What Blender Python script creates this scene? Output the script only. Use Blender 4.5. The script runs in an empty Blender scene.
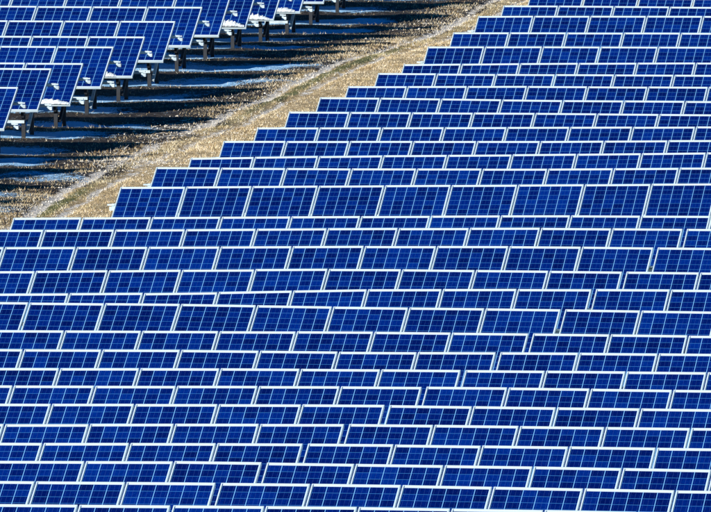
import bpy, math, random
import numpy as np
from mathutils import Vector, Matrix

random.seed(7)
rng = np.random.default_rng(7)
sc = bpy.context.scene
COL = sc.collection

# ------------------------------------------------------------ camera, sky, sun, exposure
F_PX = 15500.0            # focal length in pixels of a 711 px wide frame: a very long lens
PITCH = math.radians(3.0)
CAM_Z = 13.0
cam_d = bpy.data.cameras.new('camera')
cam_d.sensor_width = 36.0
cam_d.lens = F_PX * 36.0 / 711.0
cam_d.clip_start = 1.0
cam_d.clip_end = 6000.0
cam = bpy.data.objects.new('camera', cam_d)
cam.location = (0, 0, CAM_Z)
cam.rotation_euler = (math.pi / 2 - PITCH, 0, 0)
COL.objects.link(cam)
sc.camera = cam

ALPHA = math.radians(7.7)                       # the rows are turned this much from square-on
U = np.array([math.cos(ALPHA), -math.sin(ALPHA)])   # along a row
V = np.array([math.sin(ALPHA), math.cos(ALPHA)])    # from row to row, away from the camera

SUN_EL = math.radians(19.5)
SUN_SIDE = math.radians(50.0)                   # how far the sun stands to the left behind the viewer
sd2 = -V * math.cos(SUN_SIDE) - U * math.sin(SUN_SIDE)   # horizontal direction towards the sun
SUN_DIR = Vector((sd2[0] * math.cos(SUN_EL), sd2[1] * math.cos(SUN_EL), math.sin(SUN_EL)))
sun_d = bpy.data.lights.new('sun', 'SUN')
sun_d.energy = 5.0
sun_d.angle = math.radians(0.53)
sun_d.color = (1.0, 0.95, 0.87)
sun = bpy.data.objects.new('sun', sun_d)
sun.rotation_euler = SUN_DIR.to_track_quat('Z', 'Y').to_euler()
sun.location = (-40, 100, 60)
COL.objects.link(sun)

world = bpy.data.worlds.new('World')
sc.world = world
world.use_nodes = True
wn = world.node_tree
wn.nodes.clear()
sky = wn.nodes.new('ShaderNodeTexSky')
sky.sky_type = 'NISHITA'
sky.sun_disc = False
sky.sun_elevation = SUN_EL
sky.sun_rotation = math.atan2(SUN_DIR.x, SUN_DIR.y)
sky.air_density = 1.0
sky.dust_density = 0.2
sky.ozone_density = 7.0
bg = wn.nodes.new('ShaderNodeBackground')
bg.inputs['Strength'].default_value = 0.05
wo = wn.nodes.new('ShaderNodeOutputWorld')
hs = wn.nodes.new('ShaderNodeHueSaturation')       # sky saturation raised to turn the shade bluer
hs.inputs['Saturation'].default_value = 1.7
wn.links.new(sky.outputs[0], hs.inputs['Color'])
wn.links.new(hs.outputs[0], bg.inputs['Color'])
wn.links.new(bg.outputs[0], wo.inputs['Surface'])

sc.view_settings.view_transform = 'Standard'
sc.view_settings.look = 'None'
sc.view_settings.exposure = 0.65
sc.view_settings.gamma = 1.0
sc.view_settings.use_curve_mapping = False
sc.cycles.max_bounces = 6

# ------------------------------------------------------------ helpers
def tag(o, label=None, cat=None, group=None, kind=None):
    if label: o['label'] = label
    if cat: o['category'] = cat
    if group: o['group'] = group
    if kind: o['kind'] = kind
    return o

def mesh_obj(name, verts, faces, mats, parent=None, mat_idx=None, uvs=None, smooth=False):
    me = bpy.data.meshes.new(name)
    me.from_pydata([tuple(v) for v in verts], [], faces)
    for m in (mats if isinstance(mats, (list, tuple)) else [mats]):
        me.materials.append(m)
    if mat_idx is not None:
        me.polygons.foreach_set('material_index', mat_idx)
    if uvs is not None:
        l = me.uv_layers.new(name='UVMap')
        l.data.foreach_set('uv', np.array(uvs, dtype=np.float32).ravel())
    if smooth:
        me.polygons.foreach_set('use_smooth', [True] * len(me.polygons))
    me.update()
    o = bpy.data.objects.new(name, me)
    COL.objects.link(o)
    if parent: o.parent = parent
    return o

class MB:
    """collects boxes and bars, then links them as one mesh object"""
    def __init__(s): s.v = []; s.f = []
    def hexa(s, p):                      # eight corners: bottom ring then top ring
        b = len(s.v); s.v += [tuple(q) for q in p]
        for q in ((3,2,1,0),(4,5,6,7),(0,1,5,4),(1,2,6,5),(2,3,7,6),(3,0,4,7)):
            s.f.append(tuple(b + k for k in q))
    def box(s, x0, x1, y0, y1, z0, z1):
        s.hexa([(x0,y0,z0),(x1,y0,z0),(x1,y1,z0),(x0,y1,z0),(x0,y0,z1),(x1,y0,z1),(x1,y1,z1),(x0,y1,z1)])
    def bar(s, a, b, w, h, up=(0,0,1)):
        a = Vector(a); b = Vector(b); d = (b - a).normalized()
        sx = d.cross(Vector(up)).normalized(); sy = sx.cross(d).normalized()
        sx *= w / 2; sy *= h / 2
        s.hexa([a-sx-sy, a+sx-sy, a+sx+sy, a-sx+sy, b-sx-sy, b+sx-sy, b+sx+sy, b-sx+sy])
    def build(s, name, mat, parent=None):
        return mesh_obj(name, s.v, s.f, mat, parent)

class NT:
    def __init__(s, name):
        s.m = bpy.data.materials.new(name); s.m.use_nodes = True
        s.t = s.m.node_tree; s.t.nodes.clear()
        s.out = s.t.nodes.new('ShaderNodeOutputMaterial')
        s.b = s.t.nodes.new('ShaderNodeBsdfPrincipled')
        s.t.links.new(s.b.outputs[0], s.out.inputs[0])
    def n(s, kind, **kw):
        x = s.t.nodes.new('ShaderNode' + kind)
        for k, v in kw.items(): setattr(x, k, v)
        return x
    def put(s, sock, val):
        if val is None: return
        if isinstance(val, bpy.types.NodeSocket): s.t.links.new(val, sock)
        else: sock.default_value = val
    def math(s, op, a, b=None, c=None, clamp=False):
        x = s.n('Math', operation=op); x.use_clamp = clamp
        s.put(x.inputs[0], a)
        if b is not None: s.put(x.inputs[1], b)
        if c is not None: s.put(x.inputs[2], c)
        return x.outputs[0]
    def mix(s, f, a, b, blend='MIX'):
        x = s.n('MixRGB', blend_type=blend)
        s.put(x.inputs[0], f)
        for i, c in ((1, a), (2, b)):
            s.put(x.inputs[i], c if isinstance(c, bpy.types.NodeSocket) else (*c, 1))
        return x.outputs[0]
    def noise(s, vec, scale, detail=3, rough=0.55):
        x = s.n('TexNoise'); x.inputs['Scale'].default_value = scale
        x.inputs['Detail'].default_value = detail; x.inputs['Roughness'].default_value = rough
        if vec is not None: s.t.links.new(vec, x.inputs['Vector'])
        return x.outputs['Fac']
    def smooth(s, val, lo, hi, a=0.0, b=1.0):
        x = s.n('MapRange'); x.interpolation_type = 'SMOOTHSTEP'
        s.put(x.inputs[0], val)
        for i, q in ((1, lo), (2, hi), (3, a), (4, b)): x.inputs[i].default_value = q
        return x.outputs[0]
    def ramp(s, fac, stops):
        x = s.n('ValToRGB'); e = x.color_ramp.elements
        while len(e) < len(stops): e.new(0.5)
        for k, (p, c) in enumerate(stops): e[k].position = p; e[k].color = (*c, 1)
        s.t.links.new(fac, x.inputs[0]); return x.outputs[0]
    def bump(s, h, strength, dist):
        x = s.n('Bump'); x.inputs['Strength'].default_value = strength; x.inputs['Distance'].default_value = dist
        s.t.links.new(h, x.inputs['Height']); s.t.links.new(x.outputs[0], s.b.inputs['Normal'])

# ------------------------------------------------------------ materials
def mat_cells():
    m = NT('solar_cells')
    uv = m.n('UVMap').outputs[0]
    sp = m.n('SeparateXYZ'); m.t.links.new(uv, sp.inputs[0])
    cu, cv = sp.outputs[0], sp.outputs[1]
    fu, fv = m.math('FRACT', cu), m.math('FRACT', cv)
    du = m.math('SUBTRACT', 0.5, m.math('ABSOLUTE', m.math('SUBTRACT', fu, 0.5)))
    dv = m.math('SUBTRACT', 0.5, m.math('ABSOLUTE', m.math('SUBTRACT', fv, 0.5)))
    gu = m.math('LESS_THAN', du, 0.026)
    gv = m.math('LESS_THAN', dv, 0.026)
    # outside the 6 x 10 field of cells lies the white backsheet
    ou = m.math('GREATER_THAN', m.math('ABSOLUTE', m.math('SUBTRACT', cu, 3.0)), 2.985)
    ov = m.math('GREATER_THAN', m.math('ABSOLUTE', m.math('SUBTRACT', cv, 5.0)), 4.985)
    outside = m.math('MAXIMUM', ou, ov)
    # busbars: three fine silver lines in each cell
    bb = m.math('ABSOLUTE', m.math('SUBTRACT', m.math('FRACT', m.math('MULTIPLY', fu, 3.0)), 0.5))
    bus = m.math('LESS_THAN', bb, 0.022)
    # every cell has a slightly different blue
    ci = m.n('CombineXYZ')
    m.put(ci.inputs[0], m.math('FLOOR', cu)); m.put(ci.inputs[1], m.math('FLOOR', cv))
    oi = m.n('ObjectInfo')
    m.put(ci.inputs[2], m.math('MULTIPLY', oi.outputs['Random'], 91.7))
    wn_ = m.n('TexWhiteNoise', noise_dimensions='3D'); m.t.links.new(ci.outputs[0], wn_.inputs[0])
    vor = m.n('TexVoronoi'); vor.inputs['Scale'].default_value = 9.0
    off = m.n('VectorMath', operation='ADD'); m.t.links.new(uv, off.inputs[0]); m.t.links.new(ci.outputs[0], off.inputs[1])
    m.t.links.new(off.outputs[0], vor.inputs['Vector'])
    grain = m.n('SeparateXYZ'); m.t.links.new(vor.outputs['Color'], grain.inputs[0])
    tone = m.math('ADD', m.math('MULTIPLY', wn_.outputs['Value'], 0.5),
                  m.math('ADD', m.math('MULTIPLY', grain.outputs[0], 0.28), m.math('MULTIPLY', oi.outputs['Random'], 0.22)))
    cell = m.ramp(tone, [(0.1, (0.0001, 0.0032, 0.072)), (0.5, (0.0001, 0.0095, 0.138)), (0.9, (0.0003, 0.0240, 0.230))])
    c = m.mix(m.math('MULTIPLY', bus, 0.25), cell, (0.10, 0.22, 0.60))
    c = m.mix(m.math('MULTIPLY', gv, 0.75), c, (0.05, 0.25, 0.60))
    c = m.mix(gu, c, (0.18, 0.46, 0.80))
    c = m.mix(outside, c, (0.62, 0.72, 0.82))
    m.t.links.new(c, m.b.inputs['Base Color'])
    m.b.inputs['Roughness'].default_value = 0.16
    m.b.inputs['IOR'].default_value = 1.28
    # a trace of dust dulls the gloss unevenly
    tc = m.n('TexCoord').outputs['Object']
    m.put(m.b.inputs['Roughness'], m.smooth(m.noise(tc, 2.2), 0.3, 0.75, 0.12, 0.30))
    return m.m

def mat_plain(name, base, dark, rough, metal=0.0, scale=6.0):
    m = NT(name)
    tc = m.n('TexCoord').outputs['Object']
    c = m.mix(m.smooth(m.noise(tc, scale, 5), 0.35, 0.75), base, dark)
    m.t.links.new(c, m.b.inputs['Base Color'])
    m.b.inputs['Roughness'].default_value = rough
    m.b.inputs['Metallic'].default_value = metal
    return m.m

M_CELL = mat_cells()
M_FRAME = mat_plain('anodised_frame', (0.58, 0.71, 0.78), (0.48, 0.62, 0.70), 0.45, 0.0, 3.0)
M_BACK = mat_plain('module_back', (0.70, 0.71, 0.72), (0.60, 0.61, 0.63), 0.6)
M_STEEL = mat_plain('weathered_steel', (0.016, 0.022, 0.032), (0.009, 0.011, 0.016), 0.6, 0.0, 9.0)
M_RAIL = mat_plain('rail_steel', (0.62, 0.74, 0.78), (0.40, 0.50, 0.56), 0.45, 0.1, 9.0)

def mat_snow(name='snow'):
    m = NT(name)
    tc = m.n('TexCoord').outputs['Object']
    n1 = m.noise(tc, 14.0, 5)
    m.t.links.new(m.mix(n1, (0.80, 0.86, 0.90), (0.55, 0.64, 0.72)), m.b.inputs['Base Color'])
    m.b.inputs['Roughness'].default_value = 0.7
    m.bump(n1, 0.6, 0.03)
    return m.m
M_SNOW = mat_snow()

def mat_ground():
    m = NT('ground_soil_snow')
    at = m.n('Attribute', attribute_name='cover')            # r snow, g wheel ruts, b green middle strip
    sp = m.n('SeparateColor'); m.t.links.new(at.outputs['Color'], sp.inputs[0])
    tc = m.n('TexCoord').outputs['Object']
    n_f = m.noise(tc, 9.0, 6, 0.65); n_m = m.noise(tc, 2.2, 4); n_s = m.noise(tc, 38.0, 3, 0.6)
    soil = m.ramp(n_f, [(0.3, (0.16, 0.11, 0.05)), (0.5, (0.46, 0.35, 0.19)), (0.7, (0.70, 0.58, 0.37))])
    stone = m.ramp(n_s, [(0.35, (0.36, 0.31, 0.22)), (0.5, (0.68, 0.64, 0.56)), (0.65, (0.86, 0.85, 0.83))])
    green = m.ramp(n_f, [(0.3, (0.05, 0.06, 0.02)), (0.7, (0.20, 0.20, 0.08))])
    jit = m.math('ADD', m.math('MULTIPLY', m.math('SUBTRACT', n_f, 0.5), 1.3), m.math('MULTIPLY', m.math('SUBTRACT', n_m, 0.5), 0.8))
    rut = m.smooth(m.math('ADD', sp.outputs[1], jit), 0.35, 0.6)
    grn = m.smooth(m.math('ADD', sp.outputs[2], jit), 0.35, 0.7)
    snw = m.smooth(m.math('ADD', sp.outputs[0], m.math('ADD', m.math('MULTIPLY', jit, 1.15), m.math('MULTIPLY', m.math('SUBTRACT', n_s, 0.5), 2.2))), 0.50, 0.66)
    # bare earth of the block, its colour darkened to paint in the rows' shade
    shade_fac = m.smooth(m.math('ADD', m.math('SUBTRACT', 1.0, at.outputs['Alpha']), m.math('MULTIPLY', jit, 0.45)), 0.35, 0.6)
    shade_soil = m.ramp(n_f, [(0.3, (0.012, 0.011, 0.012)), (0.52, (0.030, 0.026, 0.025)), (0.72, (0.16, 0.13, 0.10))])
    c = m.mix(shade_fac, soil, shade_soil)
    c = m.mix(rut, c, stone)
    c = m.mix(grn, c, green)
    c = m.mix(snw, c, m.mix(n_s, (0.22, 0.52, 0.90), (0.48, 0.75, 0.96)))  # ground snow tinted blue to paint in the sky-lit shade
    m.t.links.new(c, m.b.inputs['Base Color'])
    m.b.inputs['Roughness'].default_value = 0.9
    m.b.inputs['Specular IOR Level'].default_value = 0.2
    m.bump(m.math('ADD', n_f, m.math('MULTIPLY', n_s, 0.4)), 0.8, 0.05)
    return m.m

def mat_grass():
    m = NT('dry_grass')
    at = m.n('Attribute', attribute_name='tone')
    sp = m.n('SeparateColor'); m.t.links.new(at.outputs['Color'], sp.inputs[0])
    dry = m.ramp(sp.outputs[0], [(0.0, (0.28, 0.18, 0.08)), (0.25, (0.56, 0.43, 0.24)), (0.6, (0.78, 0.64, 0.40)), (1.0, (0.90, 0.83, 0.66))])
    grn = m.ramp(sp.outputs[0], [(0.0, (0.07, 0.08, 0.02)), (0.6, (0.24, 0.25, 0.08)), (1.0, (0.50, 0.46, 0.22))])
    c = m.mix(sp.outputs[1], dry, grn)
    c = m.mix(sp.outputs[2], c, (0.84, 0.86, 0.88))
    m.t.links.new(c, m.b.inputs['Base Color'])
    m.b.inputs['Roughness'].default_value = 0.8
    m.b.inputs['Specular IOR Level'].default_value = 0.15
    return m.m

# ------------------------------------------------------------ survey of the field
# each row: (number, [(place across, height of the top edge)...], one module joint on it)
cp, sp_ = math.cos(PITCH), math.sin(PITCH)
def ray(x, y):
    a = (x - 355.5) / F_PX; b = -(y - 256.0) / F_PX
    return np.array([a, cp + b * sp_, -sp_ + b * cp])
CAMP = np.array([0, 0, CAM_Z])
def on_row(x, y, d):                 # point of a sight line on the upright plane of the row at distance d
    r = ray(x, y); t = d / (r[0] * V[0] + r[1] * V[1])
    return CAMP + r * t
def to_uv(p): return p[0] * U[0] + p[1] * U[1], p[0] * V[0] + p[1] * V[1]
def to_xy(u, v): return u * U[0] + v * V[0], u * U[1] + v * V[1]
def project(p):
    q = np.array(p) - CAMP
    dep = q[1] * cp - q[2] * sp_; upc = q[1] * sp_ + q[2] * cp
    return 355.5 + F_PX * q[0] / dep, 256.0 - F_PX * upc / dep

WP = 1.012       # module pitch along the row
MW, ML = 0.992, 1.650
TILT = math.radians(23.0)
H_TOP = 1.08     # height of the upper edge over the ground
PLEN = ML * math.cos(TILT)
XS = [0, 180, 360, 540, 711]
ROWS = {   # top edge heights at XS (None where the row does not reach), joint positions (first, last, count), start/gap
 0:  ([None, None, None, -2.5, -1.5], (580, 580, 0)),
 1:  ([None, None, 5.6, 5.6, 7.0], (503, 670, 3)),
 2:  ([None, None, 16.8, 15.8, 16.2], (477, 703.7, 4)),
 3:  ([None, None, 32.5, 32.5, 33.0], (452.5, 681, 4)),
 4:  ([None, None, 47.0, 46.4, 47.0], (428, 657.5, 4)),
 5:  ([None, None, 64.8, 63.0, 62.5], (403.5, 695.5, 5)),
 6:  ([None, None, 73.0, 74.2, 75.0], (378, 673.7, 5)),
 7:  ([None, None, 86.4, 86.0, 87.0], (347, 708.7, 6)),
 8:  ([None, None, 97.5, 100.0, 101.2], (319.5, 685, 6)),
 9:  ([None, None, 112.0, 113.0, 114.5], (288, 659.5, 6)),
 10: ([None, 127.5, 127.5, 127.0, 126.4], (257, 632.5, 6)),
 11: ([None, 141.0, 141.0, 141.0, 140.0], (222, 668.7, 7)),
 12: ([None, 158.0, 155.3, 154.2, 152.5], (190, 706, 8)),
 13: ([None, 167.2, 168.5, 168.6, 167.5], (155.7, 678.7, 8)),
 14: ([187.0, 186.7, 185.4, 184.5, 183.5], (119.5, 651, 8)),
 15: ([218.0, 216.8, 216.0, 215.2, 216.0], (12.7, 710, 10)),
 16: ([230.0, 229.2, 228.0, 227.7, 229.0], (43, 683.7, 9)),
 17: ([247.0, 246.6, 245.7, 246.0, 248.0], (4, 653.7, 9)),
 18: ([271.2, 269.5, 268.7, 270.6, 272.5], (35, 622.5, 8)),
 19: ([293.5, 292.6, 289.2, 288.8, 289.7], (69, 592, 7)),
 20: ([302.0, 303.8, 306.8, 308.8, 311.5], (29, 561, 7)),
 21: ([330.0, 330.8, 331.4, 333.3, 335.5], (64.5, 529, 6)),
 22: ([349.0, 349.7, 351.7, 352.3, 354.0], (23, 496.7, 6)),
 23: ([368.0, 368.0, 369.0, 370.5, 372.0], (60, 461, 5)),
 24: ([385.3, 385.6, 386.0, 387.6, 390.0], (12.7, 422.8, 5)),
 25: ([403.7, 403.7, 404.3, 406.9, 409.0], (52, 385, 4)),
 26: ([423.7, 423.5, 423.7, 426.0, 428.0], (5, 344.5, 4)),
 27: ([442.7, 442.7, 443.6, 446.0, 448.5], (43.5, 303.3, 3)),
 28: ([460.5, 461.0, 463.7, 466.4, 469.7], (85.6, 262.3, 2)),
 29: ([480.7, 482.2, 484.0, 487.5, 491.0], (35.4, 216.7, 2)),
 30: ([503.7, 505.0, 506.6, 509.6, 513.0], (78, 543, 5)),
}
LEFT_END = {  # the block left of the track: upper right corner of each row
 -4: (335, -34), -3: (311.5, -25), -2: (285.5, -17.5), -1: (258, -11), 0: (231, -3), 1: (203, 7.0), 2: (176, 21.3), 3: (145.6, 36.7),
 4: (114.4, 46.6), 5: (84, 63.0), 6: (52.2, 68.5), 7: (18.8, 87.0)}

# distances: regular row spacing in two blocks, fitted to the apparent module widths
def fit_block(js):
    xs, ys = [], []
    for j in js:
        ysl, (a, b, n) = ROWS[j]
        if n < 2: continue
        yy = [q for q in ysl if q is not None][0]
        pa, pb = on_row(a, yy, 100.0), on_row(b, yy, 100.0)
        wu = abs(to_uv(pb)[0] - to_uv(pa)[0]) / n
        xs.append(j); ys.append(100.0 * WP / wu)
    return np.polyfit(xs, ys, 1, w=[ROWS[j][1][2] for j in xs])
FA = fit_block(range(1, 15)); FB = fit_block(range(15, 31))
def dist(j): return float(np.polyval(FA, j) if j < 14.5 else np.polyval(FB, j))
print('spacing', FA, FB)

rowz = {}      # j -> (list of u, list of z) of the upper module edge
joint = {}     # j -> u of one joint
for j, (ysl, (a, b, n)) in ROWS.items():
    d = dist(j)
    pts = [on_row(x, y, d) for x, y in zip(XS, ysl) if y is not None]
    rowz[j] = ([to_uv(p)[0] for p in pts], [p[2] for p in pts])
    ym = np.mean([y for y in ysl if y is not None])
    us = [to_uv(on_row(a + (b - a) * k / max(n, 1), ym, d))[0] - k * WP for k in range(n + 1)]
    joint[j] = float(np.mean(us))
# where the two blocks begin and end, along the row direction
start_u = {}
for j in range(1, 15):
    start_u[j] = joint[j]
lo = np.polyfit(list(start_u), list(start_u.values()), 1)
left_u = {j: to_uv(on_row(x, y, dist(j)))[0] for j, (x, y) in LEFT_END.items()}
le = np.polyfit(list(left_u), list(left_u.values()), 1)
print('starts', {k: round(v, 2) for k, v in start_u.items()}, lo, joint[15])
print('left', {k: round(v, 2) for k, v in left_u.items()}, le)
def left_end_u(j): return left_u.get(j, float(np.polyval(le, j)))
def right_start_u(j):
    if j in start_u: return start_u[j]
    if j < 1: return float(np.polyval(lo, j))
    return joint[15] if j == 15 else float(joint[15])

left_z = {j: on_row(x, y, dist(j))[2] for j, (x, y) in LEFT_END.items()}
zl = np.polyfit(list(left_z), list(left_z.values()), 1)
for j in range(8, 15): left_z[j] = rowz[j][1][0]
for j in range(-9, -4): left_z[j] = float(np.polyval(zl, j))
J_ALL = list(range(-9, 31))
JV = np.array([dist(j) for j in J_ALL])
order = np.argsort(JV)

def top_z(j, u, left=False):
    if left: return left_z[j]
    if j < 0: return left_z[j]
    if j == 0: return float(np.interp(u, *rowz[0]))
    return float(np.interp(u, *rowz[j]))

def ground_grid(uu, vv):
    """height of the ground on arrays of u and v"""
    ZR = np.zeros((len(J_ALL),) + uu.shape)
    for k, j in enumerate(J_ALL):
        if j >= 0: zr = np.interp(uu, *rowz[j])
        else: zr = np.full(uu.shape, left_z[j])
        if j <= 14:
            zlft = left_z.get(j, 0)
            t = np.clip((uu - left_end_u(j)) / max(0.5, right_start_u(j) - left_end_u(j)), 0, 1)
            zr = zlft * (1 - t) + zr * t
        ZR[k] = zr
    # smooth lightly across the rows, then interpolate in v
    dv = JV[order]; Zs = ZR[order]
    idx = np.clip(np.searchsorted(dv, vv) - 1, 0, len(dv) - 2)
    t = np.clip((vv - dv[idx]) / (dv[idx + 1] - dv[idx]), 0, 1)
    ii = np.indices(uu.shape)
    z = Zs[(idx,) + tuple(ii)] * (1 - t) + Zs[(idx + 1,) + tuple(ii)] * t
    return z - H_TOP

def ground_at(u, v):
    return float(ground_grid(np.array([u], float), np.array([v], float))[0])

# ------------------------------------------------------------ the track (kept as points on the ground)
def to_ground(x, y):
    r = ray(x, y)
    lo_d, hi_d = 150.0, 330.0
    best = None; prev = None
    for d in np.arange(150, 330, 1.0):
        p = CAMP + r * (d / (r[0] * V[0] + r[1] * V[1]))
        u, v = to_uv(p)
        s = p[2] - ground_at(u, v)
        if s <= 0:
            return (u, v)
    return (u, v)
trk = [(22, 222), (48, 208), (63, 196), (84, 184), (109, 171), (145, 152), (175, 139), (210, 126), (231, 117), (269, 101), (289, 91), (315, 79), (345, 66), (375, 54), (410, 41), (440, 29), (470, 17), (500, 6)]
TR = np.array([to_ground(x, y) for x, y in trk])
print('track', np.round(TR[:, 0] , 1), np.round(TR[:, 1], 0))
tfit = np.polyfit(TR[:, 1], TR[:, 0] + 0.22, 3)
def track_u(v): return np.polyval(tfit, np.clip(v, TR[:, 1].min() - 6, TR[:, 1].max() + 6))

# ------------------------------------------------------------ ground
u_fine = np.arange(-42.0, -13.0, 0.14)
v_fine = np.arange(dist(30) - 8, dist(-9) + 6, 0.19)
ul = np.concatenate([[-3000, -1200, -500, -200, -100, -70, -55, -47], u_fine, [-11, -6, 0, 20, 60, 150, 500, 1200, 3000]])
vl = np.concatenate([[-3000, -900, -300, -100, 0, 50, 100, 130, 150], v_fine, [v_fine[-1] + 8, v_fine[-1] + 30, 380, 460, 600, 1000, 2000, 4500]])
vl = np.unique(vl)
UU, VV = np.meshgrid(ul, vl)
ZZ = ground_grid(UU, VV)
def vnoise(u, v, s, seed):
    """smooth value noise"""
    r = np.random.default_rng(seed).random((256, 256))
    a, b = u * s, v * s
    i, k = np.floor(a).astype(int), np.floor(b).astype(int)
    fa, fb = a - i, b - k
    fa = fa * fa * (3 - 2 * fa); fb = fb * fb * (3 - 2 * fb)
    g = lambda p, q: r[p % 256, q % 256]
    return (g(i, k) * (1 - fa) + g(i + 1, k) * fa) * (1 - fb) + (g(i, k + 1) * (1 - fa) + g(i + 1, k + 1) * fa) * fb
ZZ = ZZ + (vnoise(UU, VV, 1.7, 1) - 0.5) * 0.05 + (vnoise(UU, VV, 4.3, 2) - 0.5) * 0.03

def wrap_ph(q):
    t = (np.ceil(q - 1e-9) - q) * PITCH_M
    return np.where(t > PITCH_M * 0.6, t - PITCH_M, t)
PITCH_M = -FA[0]
left_edge = np.interp(VV, JV[order], np.array([left_end_u(j) for j in J_ALL])[order])
right_edge = np.interp(VV, JV[order], np.array([right_start_u(j) if j <= 15 else joint[15] - 2 for j in J_ALL])[order])
# phase within the row spacing: 0 at the upper edge of a row
jj = np.interp(VV, JV[order], np.array(J_ALL, float)[order])
PITCH_M = -FA[0]
ph = wrap_ph(jj)       # metres behind the nearest row in front
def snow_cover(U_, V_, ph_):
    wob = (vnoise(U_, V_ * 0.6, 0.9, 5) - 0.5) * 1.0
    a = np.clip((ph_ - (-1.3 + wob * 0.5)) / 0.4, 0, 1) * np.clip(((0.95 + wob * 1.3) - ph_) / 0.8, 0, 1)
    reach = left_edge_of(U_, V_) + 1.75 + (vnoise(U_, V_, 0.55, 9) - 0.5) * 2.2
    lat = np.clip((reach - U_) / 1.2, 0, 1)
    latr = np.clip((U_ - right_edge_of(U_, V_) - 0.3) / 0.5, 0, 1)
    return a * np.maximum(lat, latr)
LE = np.array([left_end_u(j) for j in J_ALL])[order]
RE = np.array([right_start_u(j) if j <= 15 else joint[15] - 2 for j in J_ALL])[order]
def left_edge_of(u, v): return np.interp(v, JV[order], LE)
def right_edge_of(u, v): return np.interp(v, JV[order], RE)
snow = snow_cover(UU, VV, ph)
TU = track_u(VV)
def rut_cover(u, v):
    tu = track_u(v)
    w = (vnoise(u * 0, v, 0.3, 12) - 0.5) * 0.15
    ra = np.exp(-((u - (tu - 0.28 + w)) / 0.14) ** 2) * 0.9
    rb = np.exp(-((u - (tu + 0.27 + w * 0.5)) / 0.09) ** 2) * 0.85
    patch = np.clip((vnoise(u, v * 0.35, 0.8, 15) - 0.66) * 4, 0, 1) * 0.45 * np.exp(-((u - tu) / 1.8) ** 2)
    brk = 0.58 + 0.70 * vnoise(u, v * 0.35, 1.1, 17)
    return np.clip(np.maximum(np.maximum(ra * brk, rb * brk), patch), 0, 1), np.exp(-((u - tu) / 0.17) ** 2) * (0.3 + 0.9 * vnoise(u * 0, v, 0.16, 18))
rut, grn = rut_cover(UU, VV)
ZZ -= rut * 0.045

X = UU * U[0] + VV * V[0]; Y = UU * U[1] + VV * V[1]
nv, nu = UU.shape
verts = np.stack([X, Y, ZZ], -1).reshape(-1, 3)
ids = np.arange(nv * nu).reshape(nv, nu)
quads = np.stack([ids[:-1, :-1], ids[:-1, 1:], ids[1:, 1:], ids[1:, :-1]], -1).reshape(-1, 4)
gm = bpy.data.meshes.new('ground')
gm.vertices.add(len(verts)); gm.vertices.foreach_set('co', verts.astype(np.float32).ravel())
gm.loops.add(quads.size); gm.loops.foreach_set('vertex_index', quads.astype(np.int32).ravel())
gm.polygons.add(len(quads)); gm.polygons.foreach_set('loop_start', np.arange(0, quads.size, 4, dtype=np.int32))
gm.polygons.foreach_set('use_smooth', np.ones(len(quads), bool))
gm.update(calc_edges=True)
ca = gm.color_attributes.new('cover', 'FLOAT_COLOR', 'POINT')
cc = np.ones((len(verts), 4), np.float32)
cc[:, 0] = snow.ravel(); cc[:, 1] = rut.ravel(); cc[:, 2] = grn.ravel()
shade_edge = left_edge + 2.3 + (vnoise(UU, VV, 0.5, 41) - 0.5) * 0.8  # outer limit of the painted shade, past the row ends
cc[:, 3] = np.clip((UU - shade_edge) / 0.7 + 0.5, 0, 1).ravel()
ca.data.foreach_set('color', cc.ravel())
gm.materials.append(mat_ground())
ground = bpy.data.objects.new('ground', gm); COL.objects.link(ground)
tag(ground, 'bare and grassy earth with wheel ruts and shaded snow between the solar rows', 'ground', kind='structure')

def ground_pts(u, v):
    z = ground_grid(u, v) + (vnoise(u, v, 1.7, 1) - 0.5) * 0.05 + (vnoise(u, v, 4.3, 2) - 0.5) * 0.03
    return z - rut_cover(u, v)[0] * 0.045

# ------------------------------------------------------------ dry grass on the lane
V0, V1 = dist(16) - 1, dist(-9)
N = 4000000
gu = rng.uniform(-42, -18, N); gv = rng.uniform(V0, V1, N)
le_, re_ = left_edge_of(gu, gv), right_edge_of(gu, gv)
keep = (gu > le_ - 5.0) & (gu < re_ + 1.2)
gu, gv, le_, re_ = gu[keep], gv[keep], le_[keep], re_[keep]
gr_, gg_ = rut_cover(gu, gv)
gj = np.interp(gv, JV[order], np.array(J_ALL, float)[order])
gs_ = snow_cover(gu, gv, wrap_ph(gj))
clump = vnoise(gu, gv, 3.1, 21) * 0.6 + vnoise(gu, gv, 0.7, 22) * 0.6
p = np.clip(clump * 1.5 - 0.25, 0.05, 1) * (1 - 0.93 * gr_) * (1 - 0.90 * gs_)
p *= np.clip((gu - le_ - 1.0) / 1.3, 0.10, 1.0)
keep = rng.random(len(gu)) < p
gu, gv, gg_, gs_, gr_, clump = gu[keep], gv[keep], gg_[keep], gs_[keep], gr_[keep], clump[keep]
n = len(gu)
print('blades', n)
gz = ground_pts(gu, gv) - 0.01
gx, gy = to_xy(gu, gv)
h = (0.012 + 0.048 * rng.random(n) ** 2.2) * (0.5 + clump * 0.8) * np.where(gg_ > 0.5, 0.75, 1)
ang = rng.uniform(0, 2 * np.pi, n); lean = rng.uniform(0.1, 1.3, n) * h; la = rng.uniform(0, 2 * np.pi, n)
w = rng.uniform(0.0025, 0.006, n)
bx, by = np.cos(ang) * w, np.sin(ang) * w
A = np.stack([gx - bx, gy - by, gz], -1); B = np.stack([gx + bx, gy + by, gz], -1)
C_ = np.stack([gx + np.cos(la) * lean, gy + np.sin(la) * lean, gz + h], -1)
vv = np.stack([A, B, C_], 1).reshape(-1, 3)
gme = bpy.data.meshes.new('dry_grass')
gme.vertices.add(3 * n); gme.vertices.foreach_set('co', vv.astype(np.float32).ravel())
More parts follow.
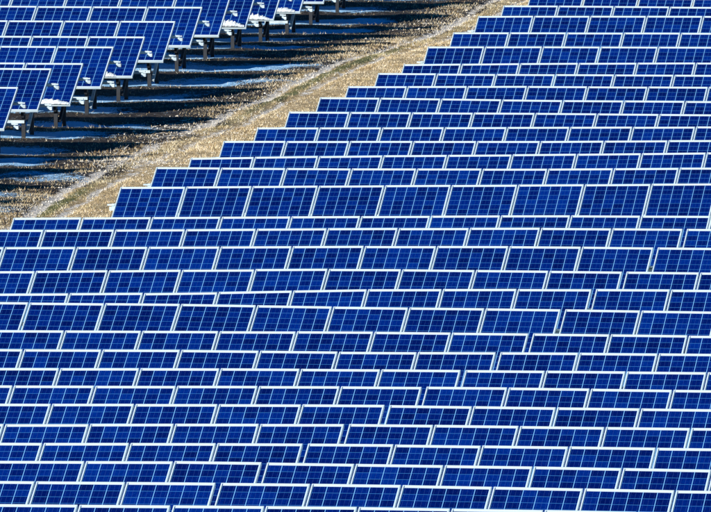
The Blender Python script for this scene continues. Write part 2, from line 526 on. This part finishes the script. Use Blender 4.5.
gme.loops.add(3 * n); gme.loops.foreach_set('vertex_index', np.arange(3 * n, dtype=np.int32))
gme.polygons.add(n); gme.polygons.foreach_set('loop_start', np.arange(0, 3 * n, 3, dtype=np.int32))
gme.update(calc_edges=True)
tone = np.clip(rng.normal(0.5, 0.24, n) + (vnoise(gu, gv, 0.9, 31) - 0.5) * 0.6 + (vnoise(gu, gv, 4.0, 35) - 0.5) * 0.7, 0, 1)
gcol = np.ones((n, 3, 4), np.float32)
gcol[:, :, 0] = tone[:, None]
gcol[:, :, 1] = np.clip(gg_ * 0.6 + (vnoise(gu, gv, 1.3, 33) > 0.85) * 0.3 + (rng.random(n) < 0.06) * 0.6, 0, 1)[:, None]
gcol[:, :, 2] = (rng.random(n) < 0.05 + 0.25 * gr_).astype(float)[:, None] * 0.8
gca = gme.color_attributes.new('tone', 'FLOAT_COLOR', 'POINT'); gca.data.foreach_set('color', gcol.ravel())
gme.materials.append(mat_grass())
go = bpy.data.objects.new('dry_grass', gme); COL.objects.link(go)
tag(go, 'short tan winter grass beside and between the ruts of the dirt track', 'grass', kind='stuff')

# small pale stones in the ruts
n = 400000
su = rng.uniform(-42, -18, n); sv = rng.uniform(V0, V1, n)
sr, _ = rut_cover(su, sv)
k = (rng.random(len(su)) < sr * 0.32 + 0.002) & (su > left_edge_of(su, sv) + 0.5) & (su < right_edge_of(su, sv))
su, sv = su[k], sv[k]; n = len(su); print('stones', n)
sz = ground_pts(su, sv); sx, sy = to_xy(su, sv)
r_ = rng.uniform(0.008, 0.024, n) * np.where(rng.random(n) < 0.05, 1.8, 1)
octa = np.array([(1,0,0),(0,1,0),(-1,0,0),(0,-1,0),(0,0,.8),(0,0,-.6)], float)
th = rng.uniform(0, 6.28, n); rr = rng.uniform(0.6, 1.3, (n, 6, 1))
ro = np.stack([np.cos(th), -np.sin(th), np.sin(th), np.cos(th)], -1).reshape(n, 2, 2)
o6 = np.repeat(octa[None], n, 0) * rr * r_[:, None, None]
o6[:, :, :2] = np.einsum('nij,nkj->nki', ro, o6[:, :, :2])
sverts = (o6 + np.stack([sx, sy, sz + 0.003], -1)[:, None]).reshape(-1, 3)
fo = np.array([(0,1,4),(1,2,4),(2,3,4),(3,0,4),(1,0,5),(2,1,5),(3,2,5),(0,3,5)])
sf = (fo[None] + (np.arange(n) * 6)[:, None, None]).reshape(-1, 3)
sm = bpy.data.meshes.new('gravel')
sm.vertices.add(len(sverts)); sm.vertices.foreach_set('co', sverts.astype(np.float32).ravel())
sm.loops.add(sf.size); sm.loops.foreach_set('vertex_index', sf.astype(np.int32).ravel())
sm.polygons.add(len(sf)); sm.polygons.foreach_set('loop_start', np.arange(0, sf.size, 3, dtype=np.int32))
sm.update(calc_edges=True)
sm.materials.append(mat_plain('pale_stone', (0.72, 0.69, 0.62), (0.38, 0.33, 0.26), 0.9, 0, 5.0))
so = bpy.data.objects.new('gravel', sm); COL.objects.link(so)
tag(so, 'pale frosted stones scattered in the wheel ruts of the track', 'gravel', kind='stuff')

# ------------------------------------------------------------ one solar module (glass face + frame), its own axes:
# x along the row, y up the slope (0 at the upper edge, -ML at the lower), z out of the face
FW, FT = 0.016, 0.040
def module_glass():
    x0, x1, y0, y1 = -MW/2 + FW, MW/2 - FW, -ML + FW, -FW
    cell_w = (x1 - x0 - 0.010) / 6.0
    cell_h = (y1 - y0 - 0.060) / 10.0
    u0 = 3 - (x1 - x0) / 2 / cell_w; u1 = 6 - u0
    v0 = -0.020 / cell_h; v1 = 10 + 0.040 / cell_h
    vs = [(x0,y0,-.006),(x1,y0,-.006),(x1,y1,-.006),(x0,y1,-.006),(x0,y0,-.011),(x1,y0,-.011),(x1,y1,-.011),(x0,y1,-.011)]
    fs = [(0,1,2,3),(7,6,5,4)]
    uv = [(u0,v0),(u1,v0),(u1,v1),(u0,v1)] + [(0,0)] * 4
    me_o = mesh_obj('solar_panel', vs, fs, [M_CELL, M_BACK], None, [0, 1], uv)
    return me_o
def module_frame():
    b = MB(); e = 0.0
    X0, X1, Y0, Y1 = -MW/2, MW/2, -ML, 0
    c = 0.003
    # four mitred bars with a small chamfer along the outer upper edge
    def ring(in_, out_, z0, z1):
        pass
    vs = []; fs = []
    prof = [(0, -FT), (0, -c), (c, 0), (FW, 0), (FW, -0.012), (0.004, -0.012), (0.004, -FT)]   # (inset, z)
    corners = [(X0, Y0, 1, 1), (X1, Y0, -1, 1), (X1, Y1, -1, -1), (X0, Y1, 1, -1)]
    for (cx, cy, sx, sy) in corners:
        for (i_, z) in prof: vs.append((cx + sx * i_, cy + sy * i_, z))
    n = len(prof)
    for q in range(4):
        r = (q + 1) % 4
        for k in range(n):
            k2 = (k + 1) % n
            fs.append((q * n + k, r * n + k, r * n + k2, q * n + k2))
    return mesh_obj('frame', vs, fs, M_FRAME)
G0 = module_glass(); F0 = module_frame()
GLASS_ME, FRAME_ME = G0.data, F0.data
bpy.data.objects.remove(G0); bpy.data.objects.remove(F0)

sinT, cosT = math.sin(TILT), math.cos(TILT)
slope_dir = Vector((-V[0] * cosT, -V[1] * cosT, -sinT))        # down the module face
face_n = Vector((-V[0] * sinT, -V[1] * sinT, cosT))

def face_pt(u, d, z, s, off=0.0):
    """point s metres down the face from the upper edge, off metres out of it"""
    x, y = to_xy(u, d)
    return Vector((x, y, z)) + slope_dir * s + face_n * off

def make_array(j, u_a, count, zf, label, group, open_left=True, open_right=True, beam=False):
    """a row of `count` modules from u_a to the right on one rack"""
    d = dist(j)
    mid = u_a + count * WP / 2
    x0, y0 = to_xy(mid, d)
    root = bpy.data.objects.new('solar_array', None)
    base = Vector((x0, y0, ground_at(mid, d)))
    root.location = base
    root.empty_display_size = 0.5
    COL.objects.link(root)
    tag(root, label, 'solar array', group)
    for k in range(count):
        ua, ub = u_a + k * WP, u_a + (k + 1) * WP
        za, zb = zf(ua), zf(ub)
        um = (ua + ub) / 2
        a = Vector((*to_xy(ua, d), za)); b = Vector((*to_xy(ub, d), zb))
        ex = (b - a).normalized()
        t = random.gauss(0, math.radians(0.22))
        ey = -(slope_dir * math.cos(t) + face_n * math.sin(t)); ey = (ey - ex * ey.dot(ex)).normalized()
        ez = ex.cross(ey).normalized()
        o = (a + b) / 2 - base + face_n * random.gauss(0, 0.0015)
        mt = Matrix(((ex.x, ey.x, ez.x, o.x), (ex.y, ey.y, ez.y, o.y), (ex.z, ey.z, ez.z, o.z), (0, 0, 0, 1)))
        g = bpy.data.objects.new('solar_panel', GLASS_ME); COL.objects.link(g)
        g.parent = root; g.matrix_local = mt
        f = bpy.data.objects.new('frame', FRAME_ME); COL.objects.link(f)
        f.parent = g
    ue = u_a + count * WP
    # two rails under the modules, sticking out past the last module
    exl, exr = (0.06 if open_left else 0.03), (0.13 if open_right else 0.03)
    for s in (0.50, 1.32):
        mb = MB()
        us = [u_a - exl] + [u_a + k * WP for k in range(1, count)] + [ue + exr]
        for q in range(len(us) - 1):
            A_ = face_pt(us[q], d, zf(us[q]), s, -FT - 0.033) - base
            B_ = face_pt(us[q + 1], d, zf(us[q + 1]), s, -FT - 0.033) - base
            mb.bar(A_, B_, 0.03, 0.05, face_n)
        # end caps of the rail: short folded steel clamps
        for uu_, on in ((u_a - exl, open_left), (ue + exr, open_right)):
            if on:
                P = face_pt(uu_, d, zf(uu_), s, -FT - 0.033) - base
                ux, vx = Vector((U[0], U[1], 0)), Vector((V[0], V[1], 0))
                for (hu, hv, z0, z1, du_) in ((0.042, 0.045, -0.075, -0.018, 0.012), (0.055, 0.03, 0.0, 0.022, -0.01)):
                    mb.hexa([P + ux * (a * hu + du_) + vx * (b_ * hv) + Vector((0, 0, c_)) for c_ in (z0, z1) for (a, b_) in ((-1,-1),(1,-1),(1,1),(-1,1))])
        mb.build('rail', M_RAIL, root)
    # rack stations: rear post, front post, rafter, diagonal brace
    nst = max(2, int(round(count / 2)) + 1)
    for q in range(nst):
        u = u_a + 0.30 + (ue - u_a - 0.60) * q / (nst - 1)
        z = zf(u)
        top_r = face_pt(u, d, z, 0.42, -0.20); top_f = face_pt(u, d, z, 1.42, -0.20)
        gr = Vector((top_r.x, top_r.y, ground_at(*to_uv(top_r)) - 0.25))
        gf = Vector((top_f.x, top_f.y, ground_at(*to_uv(top_f)) - 0.25))
        for T_, B_ in ((top_r, gr), (top_f, gf)):
            mb = MB(); mb.bar(B_ - base, T_ - base, 0.045, 0.065, (U[0], U[1], 0))
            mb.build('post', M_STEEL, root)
        mb = MB(); mb.bar(face_pt(u, d, z, 0.22, -0.145) - base, face_pt(u, d, z, 1.56, -0.145) - base, 0.05, 0.085, face_n)
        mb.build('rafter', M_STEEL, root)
        mb = MB(); sh = Vector((U[0] * .06, U[1] * .06, 0))
        mb.bar(Vector((gf.x, gf.y, gf.z + 0.36)) - base + sh, top_r - base + sh - Vector((0, 0, 0.1)), 0.035, 0.05, (U[0], U[1], 0))
        mb.build('brace', M_RAIL if (beam and q == nst - 1) else M_STEEL, root)  # end brace in pale steel, sunlight put into its colour
        if beam and q == nst - 1:
            mb = MB(); dn = Vector((0, 0, -0.10))
            mb.bar(face_pt(u - 0.42, d, z, 1.46, -0.2) - base + dn, face_pt(u + 0.02, d, z, 1.46, -0.2) - base + dn, 0.03, 0.05, (0, 0, 1))
            mb.build('cross_beam', M_RAIL, root)
    return root

ORD = ['zeroth','first','second','third','fourth','fifth','sixth','seventh','eighth','ninth','tenth','eleventh','twelfth','thirteenth','fourteenth','fifteenth','sixteenth','seventeenth']
GR_R = 'solar arrays right of the track'
GR_L = 'solar arrays left of the track'
TABLE = 10
GAP = 0.042
gap_px = {16: 683.7, 17: 653.7, 18: 622.5, 19: 592, 20: 561, 21: 529, 22: 496.7, 23: 461, 24: 422.8, 25: 385, 26: 344.5, 27: 303.3, 28: 262.3, 29: 216.7, 30: 171.5}
SPAN = [('above', 0)]
for j in range(0, 31):
    zf = lambda u, j=j: top_z(j, u)
    d = dist(j)
    ul_ = to_uv(on_row(0, ROWS[j][0][0] or 100, d))[0]; ur_ = to_uv(on_row(711, ROWS[j][0][4], d))[0]
    if j <= 15:
        a = right_start_u(j)
        cnt = int(math.ceil((ur_ + 0.9 - a) / WP)); cnt = max(2, cnt)
        if j == 0: lab = 'topmost blue solar array right of the track, cut by the top edge of the photo'
        elif j == 14: lab = 'blue solar array with the tallest showing faces, starting beside the lower track'
        elif j == 15: lab = 'blue solar array just below the tallest faced one, starting at the track foot'
        elif j < 8: lab = 'blue solar array starting right of the dirt track, %s row from the top edge' % ORD[j + 1]
        else: lab = 'solar array starting at the track, %s row above the one with tallest faces' % ORD[14 - j]
        make_array(j, a, cnt, zf, lab, GR_R, True, False)
    else:
        yy = ROWS[j][0][2]
        g_u = joint[j] + round((to_uv(on_row(gap_px[j], yy, d))[0] - joint[j]) / WP) * WP
        cl = max(1, int(math.ceil((g_u - ul_ + 0.9) / WP)))
        cr = max(1, int(math.ceil((ur_ + 0.9 - g_u - GAP) / WP)))
        if j >= 23:
            k = 31 - j; base_l = '%s row from the bottom edge' % ORD[k] if k > 1 else 'bottom row cut by the photo edge'
        elif j >= 16:
            base_l = '%s row below the tallest faced one' % ORD[j - 14]
        make_array(j, g_u - cl * WP, cl, zf, 'blue solar array left of the narrow gap, %s' % base_l, GR_R, False, True)
        make_array(j, g_u + (GAP if j < 30 else 0.015), cr, zf, 'blue solar array right of the narrow gap, %s' % base_l, GR_R, True, False)

# the block left of the track
snowy = {-1: 1, 0: 0, 3: 1, 5: 1, -2: 1, -3: 0}
names_left = {7: 'leftmost of those beside the shaded snow', 6: 'second from the left edge', 5: 'third from the left edge, with snow on its lower edge',
              4: 'fourth from the left edge', 3: 'fifth from the left edge, snow at its lower corner', 2: 'sixth from the left edge', 1: 'seventh from the left edge',
              0: 'eighth from the left edge', -1: 'ninth from the left edge, white snow heap on its sill', -2: 'tenth from the left edge, long snow ridge on its sill',
              -3: 'eleventh from the left edge', -4: 'small corner at the top edge, farthest to the right'}
for j in range(-8, 13):
    e = left_end_u(j); d = dist(j)
    z = left_z[j]
    ul_ = to_uv(on_row(0, 60, d))[0]
    cnt = int(max(3, math.ceil((e - ul_ + 0.9) / WP)))
    lab = 'blue solar array end, ' + names_left[j] if j in names_left else \
          ('blue solar array outside the photo past its %s edge, %s one out' % ('top' if j < 0 else 'left', ORD[(-j - 4) if j < 0 else j - 7]))
    make_array(j, e - cnt * WP, cnt, (lambda u, z=z: z), lab, GR_L, False, True, j in (6, 4, 2, -3))

# ------------------------------------------------------------ snow lying on lower module edges
def snow_heap(j, u_off, length, hgt, label, seed):
    r = random.Random(seed)
    d = dist(j); e = left_end_u(j); z = left_z[j]
    nu_, nv_ = 26, 9
    vs = []; fs = []
    base = face_pt(e - u_off - length / 2, d, z, ML - 0.01, 0.001)
    for i in range(nu_ + 1):
        t = i / nu_
        env = math.sin(math.pi * min(1, max(0, t))) ** 0.5 * (1.25 - 0.95 * t)
        env *= 0.7 + 0.45 * r.random()
        for k in range(nv_ + 1):
            s = k / nv_
            dep = 0.22 * (0.35 + 0.65 * env)
            hh = hgt * env * (math.sin(math.pi * min(1.0, s * 0.93 + 0.07)) ** 0.7) * (0.8 + 0.4 * r.random())
            if k in (0, nv_): hh = -0.004
            P = face_pt(e - u_off - length * (1 - t), d, z, ML + 0.012 - dep * s, hh)
            vs.append(P - base)
    W_ = nv_ + 1
    for i in range(nu_):
        for k in range(nv_):
            fs.append((i*W_+k, (i+1)*W_+k, (i+1)*W_+k+1, i*W_+k+1))
    bot = len(vs)
    fs.append(tuple(i * W_ for i in range(nu_, -1, -1)) + tuple(i * W_ + nv_ for i in range(nu_ + 1)))
    fs.append(tuple(range(0, W_))[::-1]); fs.append(tuple(nu_ * W_ + k for k in range(W_)))
    o = mesh_obj('snow_heap', vs, fs, M_SNOW, smooth=True)
    o.location = base
    tag(o, label, 'snow', 'snow heaps left on lower panel edges')
snow_heap(5, 0.04, 0.50, 0.055, 'small snow heap on the lower sill of the third panel end from the left', 1)
snow_heap(3, 0.31, 0.27, 0.042, 'thin snow lump at the lower left corner of the fifth panel end', 2)
snow_heap(-1, 0.05, 0.48, 0.095, 'rounded white snow heap on the ninth panel end from the left', 3)
snow_heap(-2, 0.10, 0.44, 0.085, 'snow heap sloping to the right on the tenth panel end from the left', 4)
snow_heap(-3, 0.12, 0.36, 0.03, 'flat snow ridge on the eleventh panel end from the left', 5)
print('objects', len(bpy.data.objects))
